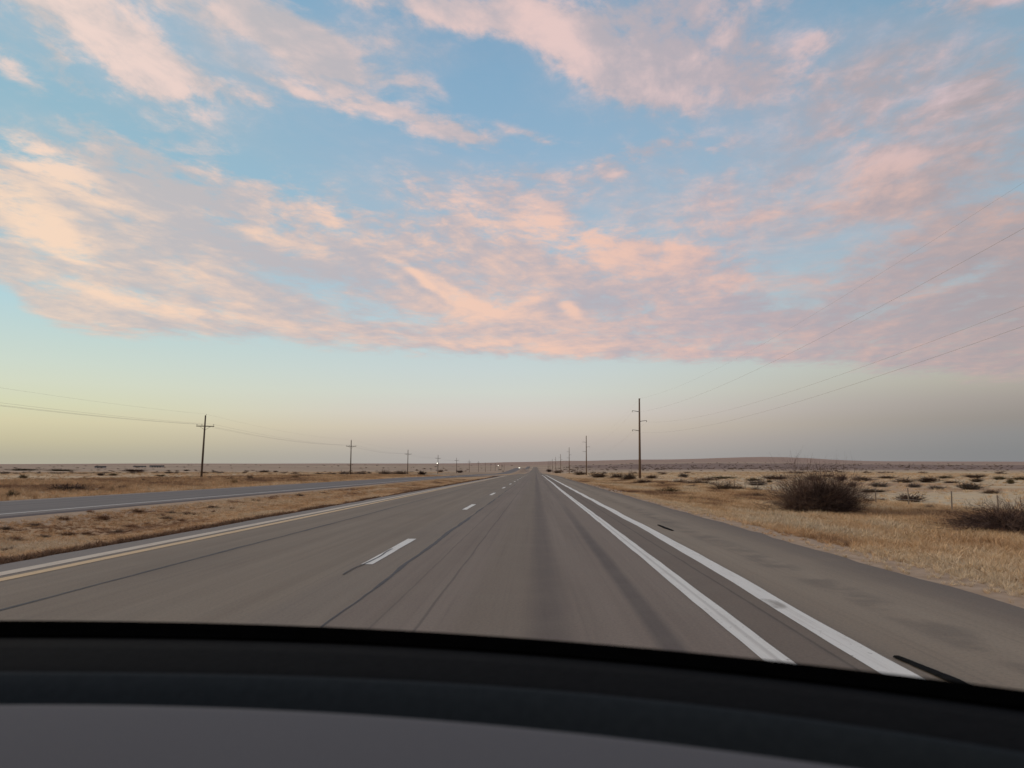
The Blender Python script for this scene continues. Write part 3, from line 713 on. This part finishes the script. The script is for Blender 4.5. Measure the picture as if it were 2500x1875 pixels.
for (px, py, w, h, k, lab) in (RS := [
    (1847, 1185, 44, 13, 'grey', 'grey shrub just left of the big dark bush, behind it'), (1879, 1178, 13, 6, 'olive', None), (1854, 1217, 30, 13, 'dark', 'small dark shrub left of the big dark bush, in gold grass'),
    (1809, 1200, 24, 13, 'mid', None), (1847, 1200, 30, 10, 'olive', None), (1895, 1170, 62, 9, 'dark', 'long dark shrub far behind the big bush'), (1990, 1173, 64, 11, 'mid', None), (2053, 1173, 36, 13, 'dark', None),
    (2107, 1174, 62, 10, 'mid', None), (2082, 1190, 24, 13, 'dark', 'small dark peaked shrub behind the right side of the big bush'), (2148, 1189, 48, 11, 'grey', None), (2208, 1179, 50, 11, 'mid', None), (2132, 1202, 64, 8, 'olive', 'flat olive shrub right of the big bush, on pale ground'),
    (2233, 1190, 43, 10, 'grey', None), (2262, 1177, 57, 12, 'dark', 'wide dark shrub, darkest on the far pale ground'), (2287, 1195, 46, 9, 'grey', None), (2325, 1181, 34, 7, 'dark', None), (2363, 1195, 66, 16, 'grey', 'broad grey shrub with dark middle, alone on pale ground near the right edge'),
    (2379, 1166, 46, 8, 'dark', None), (2385, 1177, 36, 10, 'mid', None), (2422, 1205, 43, 9, 'mid', 'flat brown shrub below the broad grey one, near the right edge'), (2150, 1225, 26, 9, 'dark', 'small black shrub just left of the first fence post'), (2225, 1226, 60, 20, 'dark', 'dark shrub with pale twigs beside a fence post'),
    (2123, 1231, 36, 14, 'mid', 'brown shrub at the right foot of the big bush'), (2268, 1247, 34, 14, 'grey', 'pale grey shrub at the foot of the second fence post'), (2439, 1171, 34, 8, 'olive', None), (2468, 1181, 22, 13, 'olive', None), (2490, 1172, 30, 8, 'olive', None),
    (1535, 1174, 50, 18, 'mid', 'brown thicket left of the nearest tall pole base'), (1576, 1183, 54, 13, 'dark', 'dark low thicket in front of the nearest tall pole base'), (1618, 1184, 18, 7, 'dark', None), (1660, 1181, 44, 10, 'mid', None), (1708, 1185, 62, 14, 'mid', None),
    (1773, 1200, 64, 21, 'mid', 'wide brown shrub left of the big dark bush, nearer than the rest'), (1632, 1205, 57, 12, 'olive', 'low olive shrub at the edge of the gold grass'), (1669, 1166, 30, 11, 'grey', None), (1765, 1169, 70, 6, 'olive', None), (1463, 1166, 44, 12, 'mid', 'brown thicket between the two nearest tall poles'),
    (1418, 1160, 46, 9, 'mid', None), (1508, 1169, 42, 13, 'mid', None), (1805, 1224, 26, 8, 'olive', 'small olive tuft in the gold grass left of the big bush'), (1341, 1152, 18, 7, 'dark', None), (1362, 1155, 22, 7, 'mid', None), (1590, 1168, 40, 8, 'mid', None),
    (1730, 1173, 50, 7, 'mid', None), (1840, 1174, 40, 7, 'olive', None), (1690, 1192, 30, 8, 'mid', None), (1745, 1188, 26, 7, 'dark', None), (2020, 1165, 40, 6, 'mid', None), (2165, 1168, 45, 6, 'mid', None), (2310, 1168, 40, 6, 'olive', None)]):
    shrub(px, py, w, h, k, lab or ('%s shrub on the right plain, %s of its colour' % (KIND[k], nth([(r[0], r[1]) for r in RS if r[4] == k], (px, py)))), GRS)
GLS = 'low shrubs scattered over the left plain'
for (px, py, w, h, k, lab) in (LS := [
    (57, 1168, 28, 9, 'olive', 'olive shrub on pale grass close to the left picture edge'), (95, 1156, 11, 5, 'dark', None), (245, 1161, 19, 7, 'dark', None), (275, 1161, 22, 5, 'olive', None), (332, 1152, 56, 7, 'dark', 'long dark shrub in front of the far sheds'),
    (412, 1156, 22, 5, 'dark', None), (391, 1163, 26, 4, 'olive', None), (171, 1200, 82, 18, 'dark', 'wide dark bush on the brown verge beyond the left road'), (30, 1218, 38, 20, 'olive', 'olive bush at the far edge of the left road, near the picture edge'),
    (247, 1197, 20, 10, 'dark', 'round dark shrub right of the wide dark bush'), (298, 1195, 22, 10, 'dark', 'dark twiggy shrub right of a golden tuft'), (349, 1175, 10, 7, 'dark', None), (389, 1176, 8, 5, 'dark', None), (118, 1182, 6, 4, 'dark', None),
    (645, 1153, 32, 5, 'mid', None), (673, 1153, 13, 4, 'dark', None), (843, 1158, 30, 7, 'dark', 'dark shrub left of the second crossarm pole base'), (880, 1158, 26, 6, 'dark', None), (902, 1157, 12, 5, 'dark', None), (939, 1159, 32, 10, 'mid', None), (981, 1159, 44, 9, 'mid', 'brown thicket left of the third crossarm pole base'),
    (1030, 1159, 30, 9, 'dark', 'dark thicket right of the third crossarm pole base'), (1075, 1153, 20, 6, 'mid', None), (1122, 1154, 16, 6, 'dark', None), (470, 1168, 24, 5, 'mid', None), (512, 1170, 14, 6, 'mid', None), (560, 1172, 26, 7, 'mid', None), (610, 1170, 22, 9, 'mid', None),
    (720, 1168, 20, 6, 'olive', None), (690, 1172, 12, 5, 'dark', None), (10, 1157, 26, 6, 'dark', None), (150, 1150, 60, 5, 'olive', None), (60, 1149, 70, 5, 'olive', None), (455, 1150, 14, 4, 'dark', None), (525, 1154, 24, 4, 'dark', None), (780, 1160, 26, 6, 'mid', None)]):
    shrub(px, py, w, h, k, lab or ('%s shrub on the left plain, %s of its colour' % (KIND[k], nth([(r[0], r[1]) for r in LS if r[4] == k], (px, py)))), GLS)
for (px, py, w, h, k, lab) in [(270, 1205, 24, 17, 'gold', 'golden grass tuft at the far edge of the left road'), (207, 1174, 13, 13, 'gold', 'tan tuft standing above the brown verge at left'), (1685, 1226, 30, 14, 'gold', 'tan tuft in the gold grass right of the shoulder'),
                           (575, 1183, 32, 15, 'gold', 'pale gold tuft beside the left road, right of the nearest crossarm pole')]:
    shrub(px, py, w, h, k, lab, 'single grass tufts', 'grass_tuft')
for (px, py, w, h) in (WS := [(223, 1251, 22, 9), (259, 1267, 58, 13), (157, 1270, 29, 13), (340, 1252, 42, 14), (389, 1260, 28, 9), (413, 1255, 30, 9), (464, 1257, 48, 12), (494, 1254, 18, 7), (521, 1251, 15, 8), (407, 1267, 25, 7), (570, 1228, 46, 7), (567, 1243, 13, 7),
                      (518, 1240, 28, 7), (12, 1293, 30, 10), (33, 1318, 52, 12), (105, 1311, 32, 7), (160, 1306, 46, 10), (208, 1305, 25, 9), (150, 1321, 20, 9), (313, 1287, 46, 9), (250, 1293, 38, 7), (359, 1281, 32, 7), (625, 1224, 24, 8), (730, 1211, 18, 7), (661, 1218, 18, 5), (792, 1204, 31, 4),
                      (80, 1285, 40, 9), (290, 1300, 30, 8), (440, 1272, 30, 7), (20, 1345, 40, 10)]):
    big = w > 40
    shrub(px, py, w * 1.15, h, 'rust' if (px * 7 + py) % 3 else 'mid', '%s weed clump on the median, %s of the %s ones' % (('wide dark', nth([r[:2] for r in WS if r[2] > 40], (px, py)), 'wide') if big else ('small dark', nth([r[:2] for r in WS if r[2] <= 40], (px, py)), 'small')), 'dark weed clumps on the median', 'weed_clump', .7)

# ------------------------------------------------------------------ grass (uncountable)
protos = bpy.data.collections.new('grass_prototypes')
def tuft(seed, n, h, w, blade):
    r = np.random.default_rng(seed); v = []; f = []
    for k in range(n):
        th = r.uniform(0, 6.28); rr = r.uniform(0, w * .25); bx, by = rr * np.cos(th), rr * np.sin(th); th += r.normal() * .8
        L = h * r.uniform(.45, 1.1); lean = r.uniform(.05, .75) * w
        pb = np.array([bx, by, -.03]); pm = np.array([bx + np.cos(th) * lean * .35, by + np.sin(th) * lean * .35, L * .6]); pt = np.array([bx + np.cos(th) * lean, by + np.sin(th) * lean, L * r.uniform(.75, 1.0)])
        a = r.uniform(0, 6.28); c = np.array([np.cos(a), np.sin(a), 0]) * blade
        b = len(v); v += [tuple(pb - c), tuple(pb + c), tuple(pm + c * .8), tuple(pm - c * .8), tuple(pt)]; f += [(b, b + 1, b + 2, b + 3), (b + 3, b + 2, b + 4)]
    return v, f
def grass_mat(q, b):
    at = q.n('ShaderNodeAttribute', attribute_type='INSTANCER', attribute_name='tone').outputs['Fac']
    rnd = q.n('ShaderNodeObjectInfo').outputs['Random']
    c = q.ramp(at, [(0, (.13, .08, .058, 1)), (.25, (.33, .20, .12, 1)), (.5, (.62, .40, .22, 1)), (.75, (.74, .53, .32, 1)), (1, (.72, .57, .39, 1))])
    hs = q.n('ShaderNodeHueSaturation'); q.put(hs.inputs['Color'], c); q.put(hs.inputs['Value'], q.ss(rnd, 0, 1, .8, 1.2, 'LINEAR'))
    q.put(b.inputs['Base Color'], hs.outputs[0])
    b.inputs['Subsurface Weight'].default_value = 0.0
M_grass = mat('dry_grass_blades', grass_mat, .95, .05)
for i in range(6):
    v, f = tuft(500 + i, 22, 1.0, .75, .012 if i < 4 else .02)
    me = bpy.data.meshes.new('grass_blades'); me.from_pydata(v, [], f); me.materials.append(M_grass); me.update()
    protos.objects.link(bpy.data.objects.new('grass_blades', me))
ng = bpy.data.node_groups.new('scatter_grass', 'GeometryNodeTree')
ng.interface.new_socket('Geometry', in_out='INPUT', socket_type='NodeSocketGeometry'); ng.interface.new_socket('Geometry', in_out='OUTPUT', socket_type='NodeSocketGeometry')
gi = ng.nodes.new('NodeGroupInput'); go = ng.nodes.new('NodeGroupOutput')
ci = ng.nodes.new('GeometryNodeCollectionInfo'); ci.inputs['Collection'].default_value = protos; ci.inputs['Separate Children'].default_value = True
ip = ng.nodes.new('GeometryNodeInstanceOnPoints'); ip.inputs['Pick Instance'].default_value = True
def named(n_, t):
    a = ng.nodes.new('GeometryNodeInputNamedAttribute'); a.data_type = t; a.inputs[0].default_value = n_
    return a.outputs[0]
ng.links.new(gi.outputs[0], ip.inputs['Points']); ng.links.new(ci.outputs[0], ip.inputs['Instance'])
ng.links.new(named('rot', 'FLOAT_VECTOR'), ip.inputs['Rotation']); ng.links.new(named('siz', 'FLOAT_VECTOR'), ip.inputs['Scale'])
ng.links.new(ip.outputs[0], go.inputs[0])
def scatter(name, x, y, hgt, wid, tone):
    n_ = len(x); z = Z(x, y)
    me = bpy.data.meshes.new(name); me.vertices.add(n_); me.vertices.foreach_set('co', np.stack([x, y, z], 1).astype(np.float32).ravel())
    for nm, arr, t in (('rot', np.stack([rng.normal(0, .12, n_), rng.normal(0, .12, n_), rng.uniform(0, 6.28, n_)], 1), 'FLOAT_VECTOR'), ('siz', np.stack([wid, wid, hgt], 1), 'FLOAT_VECTOR')):
        a = me.attributes.new(nm, t, 'POINT'); a.data.foreach_set('vector', arr.astype(np.float32).ravel())
    a = me.attributes.new('tone', 'FLOAT', 'POINT'); a.data.foreach_set('value', np.clip(tone, 0, 1).astype(np.float32))
    o = bpy.data.objects.new(name, me); COL.objects.link(o); md = o.modifiers.new('scatter', 'NODES'); md.node_group = ng
    return tag(o, kind='stuff')
def field(n_, x0, x1, y0, y1, pw=2.0):           # denser near the camera
    return rng.uniform(x0, x1, n_), y0 + (y1 - y0) * rng.uniform(0, 1, n_) ** pw
# right verge
x, y = field(90000, 4.45, 15.5, 2.5, 130, 2.2)
nz = fbm(x / 1.7, y / 5, 4, 61); ed = sm(x, 4.7, 6.4)
keep = rng.uniform(0, 1, len(x)) < (.16 + .84 * sm(x + (nz - .45) * 4.0, 4.9, 6.6)); x, y, nz, ed = x[keep], y[keep], nz[keep], ed[keep]
grow = .35 + .65 * sm(y, 0, 60) * .5 + .3
scatter('verge_grass', x, y, (.05 + .16 * ed * (.5 + nz)) * rng.uniform(.7, 1.25, len(x)), (.13 + .17 * ed) * rng.uniform(.7, 1.3, len(x)) * (1 + y / 70), .60 + (nz - .47) * 1.7 + (fbm(x / 4, y / 14, 3, 64) - .45) * .9 + rng.normal(0, .05, len(x)) )
# median
x, y = field(46000, -16.6, -6.95, 3, 136, 1.8)
nz = fbm(x / 1.3, y / 4.5, 4, 71); lip = 1 - sm(np.abs(x + 7.05 + (nz - .45) * .5), .12, .38)
keep = (rng.uniform(0, 1, len(x)) < sm(np.abs(x + 8.4), .8, 2.2) * .75 + .06) | (rng.uniform(0, 1, len(x)) < lip); x, y, nz, lip = x[keep], y[keep], nz[keep], lip[keep]
scatter('median_grass', x, y, (.03 + .09 * nz) * rng.uniform(.7, 1.3, len(x)), .24 * rng.uniform(.7, 1.3, len(x)) * (1 + y / 80), .63 + (nz - .47) * 1.5 + rng.normal(0, .05, len(x)) - .50 * lip)
x = -6.96 - np.abs(rng.normal(0, .16, 9000)); y = 3 + 133 * rng.uniform(0, 1, 9000) ** 1.6; nz = fbm(y * .5, x * 0, 3, 77)
keep = rng.uniform(0, 1, 9000) < .7 * sm(nz, .28, .55); x, y = x[keep], y[keep]
scatter('edge_weeds', x, y, rng.uniform(.06, .15, len(x)), rng.uniform(.2, .34, len(x)) * (1 + y / 80), rng.normal(.15, .06, len(x)))
# brown growth beyond the other carriageway
x, y = field(26000, -60, -26.6, 18, 260, 1.4)
nz = fbm(x / 4, y / 8, 4, 81)
scatter('far_verge_grass', x, y, (.18 + .35 * nz) * rng.uniform(.6, 1.25, len(x)), .5 * rng.uniform(.7, 1.3, len(x)) * (1 + y / 150), .42 + (nz - .47) * 1.0 + rng.normal(0, .06, len(x)) + .28 * (1 - sm(np.abs(x + 27.4), .5, 1.6)))
# open pale plain, both sides
x, y = field(20000, 15, 160, 12, 380, 1.3); nz = fbm(x / 9, y / 9, 4, 91)
scatter('plain_grass', x, y, (.08 + .16 * nz) * rng.uniform(.6, 1.3, len(x)), .45 * rng.uniform(.7, 1.4, len(x)) * (1 + y / 120), .78 + (nz - .47) * 1.0 + rng.normal(0, .08, len(x)))
x, y = field(14000, -330, -56, 60, 520, 1.3); nz = fbm(x / 9, y / 9, 4, 93)
scatter('plain_grass', x, y, (.12 + .22 * nz) * rng.uniform(.6, 1.3, len(x)), .7 * rng.uniform(.7, 1.4, len(x)) * (1 + y / 150), .66 + (nz - .47) * 1.2 + rng.normal(0, .08, len(x)))

M_scrub = twig_mat('pale_brown_scrub', (.22, .16, .12), (.33, .245, .185))
# ------------------------------------------------------------------ far scrub reading as one mass
sprotos = bpy.data.collections.new('scrub_prototypes')
for i, mt in enumerate((M_scrub, M_scrub, M_scrub, M_scrub)):
    sprotos.objects.link(bpy.data.objects.new('scrub_twigs', twig_mesh('scrub_twigs', mt, 60, 1.0, 1.0, 700 + i, .05, 1, 1.35)))
ng2 = ng.copy(); ng2.name = 'scatter_scrub'
for n_ in ng2.nodes:
    if n_.bl_idname == 'GeometryNodeCollectionInfo': n_.inputs['Collection'].default_value = sprotos
d = np.exp(rng.uniform(np.log(200), np.log(2600), 9000)); a = rng.uniform(-.78, .78, 9000); x = a * d
cl_ = fbm(x / (d * .05), d / (d * .0 + 60), 3, 99); wgt = np.where(a > .03, sm(d, 700, 1100) * .9 + .06, .10)
keep = (rng.uniform(0, 1, 9000) < wgt * sm(cl_, .35, .55)) & (x * 0 + np.abs(x + 11) > 26)
x, d = x[keep], d[keep]; s_ = rng.uniform(1.2, 3.4, len(x)) * (1 + d / 1500)
sc = scatter('distant_scrub', x, d, s_ * rng.uniform(.18, .36, len(x)), s_, np.full(len(x), .3)); sc.modifiers[0].node_group = ng2

# ------------------------------------------------------------------ far sheds, lamps, an oncoming car
M_roof = simple('dark_shed_roof', (.030, .030, .032), (.055, .052, .05), 1.0, .7)
M_wall = simple('pale_shed_wall', (.34, .31, .28), (.46, .43, .40), 1.0, .8)
M_gap = simple('dark_opening', (.02, .018, .018), (.035, .03, .03), 1.0)
def shed(px, py, wpx, hpx, label, nb):
    x, d = hit(px, py); s = d / FPX; w, h = wpx * s, hpx * s
    t = tag(empty('shed', (x, d, float(Z(x, d)) - .1), R(12)), label, 'shed', 'low sheds far away on the left plain')
    MB().box((0, 0, h * .28), (w, w * .35, h * .56)).build('wall', M_wall, t)
    b = MB(); e = w * .19
    b.v += [(-w * .53, -e, h * .56), (w * .53, -e, h * .56), (w * .53, 0, h), (-w * .53, 0, h), (-w * .53, e, h * .56), (w * .53, e, h * .56)]
    b.f += [(0, 1, 2, 3), (3, 2, 5, 4), (0, 3, 4), (1, 5, 2), (0, 4, 5, 1)]
    b.build('roof', M_roof, t)
    for k in range(nb): MB().box((-w * .38 + w * .76 * (k + .5) / nb, -w * .176, h * .22), (w * .11, .1, h * .42)).build('door', M_gap, t)
shed(245, 1143, 24, 5.5, 'low dark roofed shed, leftmost and tallest of the far sheds', 2)
shed(341, 1141, 27, 4, 'low shed between the other two far sheds', 3)
shed(383, 1141, 31, 5, 'long low shed with dark roof, nearest the crossarm pole', 4)

def lamp_mat(q, b):
    b.inputs['Base Color'].default_value = (.9, .88, .8, 1); b.inputs['Emission Color'].default_value = (1, .93, .78, 1); b.inputs['Emission Strength'].default_value = 7
M_lamp = mat('lit_lamp', lamp_mat, .4)
M_steel = simple('pale_steel', (.35, .34, .33), (.45, .44, .43), 2, .5, .4)
def lamp(px, py, d, label):
    x = (px - 1308) / FPX * d; z = float(Z(x, d)); top = EYE + (1147 - py) / FPX * d
    t = tag(empty('lamp_post', (x, d, z)), label, 'lamp post', 'lit lamps on the left plain')
    MB().tube([(0, 0, -.3), (0, 0, top - z - .1)], [.07, .05], 7).build('mast', M_steel, t)
    MB().box((0, -.35, top - z), (.16, .9, .10)).build('lamp_head', M_steel, t)
    MB().tube([(0, -.80, top - z - .25), (0, -.80, top - z - .18), (0, -.80, top - z + .10), (0, -.80, top - z + .18)], [.04, .09, .09, .03], 10).build('bulb', M_lamp, t, True)
lamp(1068.7, 1131, 392, 'small lit lamp just left of the fourth crossarm pole')
lamp(1217, 1136.5, 520, 'lit lamp on a thin mast near the far bend of the left road')

M_carp = simple('dark_car_paint', (.05, .052, .058), (.07, .07, .075), 1, .3, .5)
M_glass = simple('car_glass', (.02, .022, .025), (.03, .03, .034), 1, .1, .6)
M_tyre = simple('tyre_rubber', (.008, .008, .008), (.014, .014, .014), 9, 1.0, .05)
cd = 880.0; cx = -19.6
car = tag(empty('car', (cx, cd, float(z_left(cd)))), 'far oncoming car with bright headlights on the left road', 'car')
prof = [(-2.3, .35), (-2.3, .75), (-1.35, .95), (-.75, 1.45), (.9, 1.48), (1.7, 1.0), (2.25, .95), (2.3, .4)]
b = MB()
for sx in (-.88, .88): b.v += [(sx * (.82 if z_ > 1.2 else 1), y_, z_) for y_, z_ in prof]
n8 = len(prof); b.f += [tuple(range(n8)), tuple(range(2 * n8 - 1, n8 - 1, -1))] + [(i, n8 + i, n8 + (i + 1) % n8, (i + 1) % n8) for i in range(n8)]
b.build('body', M_carp, car)
b = MB(); b.v += [(-.70, -1.32, 1.0), (.70, -1.32, 1.0), (.62, -.80, 1.41), (-.62, -.80, 1.41)]; b.f.append((0, 1, 2, 3)); b.build('windscreen', M_glass, car)
for sx in (-.82, .82):
    for yy in (-1.45, 1.45): MB().tube([(sx - .1, yy, .33), (sx + .1, yy, .33)], .33, 14).build('wheel', M_tyre, car)
    MB().tube([(sx * .78, -2.36, .70), (sx * .78, -2.28, .70)], .22, 10).build('headlight', M_lamp, car)

# ------------------------------------------------------------------ scraps of tyre on the shoulder
def scrap(x0, y0, L, w, bend, label, seed):
    r = random.Random(seed); v = []; f = []; n_ = 14
    for i in range(n_ + 1):
        t = i / n_; cxx = x0 + bend * t + .004 * math.sin(t * 9.0 + seed); yy = y0 + L * t
        ww = w * (.45 + .55 * math.sin(math.pi * (.06 + .88 * t))) * r.uniform(.8, 1.15); hh = .006 + .006 * math.sin(t * 5.0) ** 2
        v += [(cxx - ww, yy, .006), (cxx - ww * .6, yy, .006 + hh), (cxx + ww * .6, yy, .006 + hh * .9), (cxx + ww, yy, .006)]
    for i in range(n_):
        for k in range(3): f.append((4 * i + k, 4 * i + k + 1, 4 * i + k + 5, 4 * i + k + 4))
    f += [(0, 1, 2, 3), (4 * n_ + 3, 4 * n_ + 2, 4 * n_ + 1, 4 * n_)]
    tag(mesh_obj('tyre_scrap', v, f, M_tyre), label, 'tyre scrap', 'scraps of tyre on the right shoulder')
scrap(2.70, 14.9, 1.5, .05, -.035, 'small thin scrap of black tyre lying farther up the right shoulder', 1)
scrap(2.415, 4.22, .76, .042, -.101, 'black strip of tyre on the right shoulder, close above the dashboard edge', 2)

# ------------------------------------------------------------------ dashboard of the car the picture is taken from
M_seal = simple('black_rubber_seal', (.0012, .0012, .0012), (.002, .002, .002), 40, 1.0, .0)
M_trench = simple('charcoal_dash_plastic', (.0075, .008, .0085), (.010, .0105, .011), 90, .95, .05, .12)
M_ridge = simple('dark_blue_grey_plastic', (.019, .0235, .0265), (.023, .028, .031), 90, .9, .08, .08)
M_pad = simple('grey_dash_pad', (.128, .124, .128), (.136, .132, .136), 300, .9, .15, .0)
dash = tag(empty('car_cabin', (0, 0, 0)), 'dark curved car dashboard below the windscreen, with a soft grey pad nearest', 'dashboard')
ZD = EYE - .22
def plan(pts):                    # a line of the dashboard seen in the photo, laid on the level of the dash top
    q = []
    for px, py in pts:
        v = ray(px, py); t = (ZD - EYE) / v.z; q.append((v.x * t, v.y * t))
    q = np.array(q); return np.polyfit(q[:, 0], q[:, 1], 2 if len(q) < 6 else 3)
F0 = plan([(0, 1515), (250, 1517), (500, 1521), (769, 1528), (1000, 1541), (1250, 1556), (1500, 1576), (1673, 1592), (2000, 1624), (2335, 1663), (2500, 1687)])
F1 = plan([(0, 1545), (500, 1551), (1000, 1567), (1250, 1583), (1500, 1606), (2000, 1655), (2500, 1720)])
F2 = plan([(0, 1633), (500, 1640), (1000, 1655), (1250, 1668), (1500, 1694), (2000, 1752), (2500, 1829)])
F3 = plan([(0, 1708), (500, 1719), (1000, 1739), (1500, 1782), (2000, 1852)])
def line(Fc, x, lo=-.95, hi=.75):
    xc = min(max(x, lo), hi); y = np.polyval(Fc, xc); dy = np.polyval(np.polyder(Fc), xc)
    return y + dy * (x - xc)
def sweep(name, Fa, Fb, prof, mt):          # prof: (share of the way from line a to line b, height)
    xs_ = np.linspace(-1.3, .95, 80); v = []; f = []; k = len(prof)
    for x in xs_:
        a, b_ = line(Fa, x), line(Fb, x)
        for t, z_ in prof: v.append((x, a + (b_ - a) * t, ZD + z_))
    for i in range(len(xs_) - 1):
        for j in range(k - 1): f.append((i * k + j, (i + 1) * k + j, (i + 1) * k + j + 1, i * k + j + 1))
    return mesh_obj(name, v, f, mt, dash, True)
sweep('windscreen_seal', F0, F1, [(-.02, -.10), (-.01, -.008), (0, 0), (.4, -.001), (1.02, -.003)], M_seal)
sweep('defroster_trench', F1, F2, [(0, -.05), (0.0, -.006), (.3, -.007), (.7, -.010), (1.0, -.016), (1.1, -.03)], M_trench)
sweep('dash_ridge', F2, F3, [(-.03, -.05), (-.02, -.012), (0.0, -.004), (.06, -.001), (.14, -.003), (.28, -.013), (.45, -.034), (.65, -.068), (.9, -.12), (1.1, -.19)], M_ridge)
F4 = F3.copy(); F4[-1] -= .50
sweep('dash_pad', F3, F4, [(.04, -.16), (.015, -.05), (.008, -.022), (.010, -.010), (.018, -.003), (.035, .001), (.07, .002), (.2, .002), (.5, 0), (.8, -.01), (.95, -.04), (1.0, -.12)], M_pad)
M_lining = simple('grey_shading_roof', (.16, .155, .15), (.19, .185, .18), 60, .95, .1)
M_seat = simple('dark_seat_cloth', (.03, .03, .032), (.045, .045, .047), 30, .95, .1)
MB().box((-.35, -1.15, EYE + .30), (1.6, 2.7, .04)).build('unseen_shading_roof', M_lining, dash)  # roof out of view, added to keep overhead sky off the dash
MB().box((-.35, -2.4, EYE - .25), (1.6, .12, 1.05)).build('unseen_shading_seat', M_seat, dash)  # seat mass behind the camera, added to block rear light
for sx in (-1.14, .44):
    MB().box((sx, -1.0, EYE - .42), (.06, 2.6, .62)).build('door_panel', M_seat, dash)
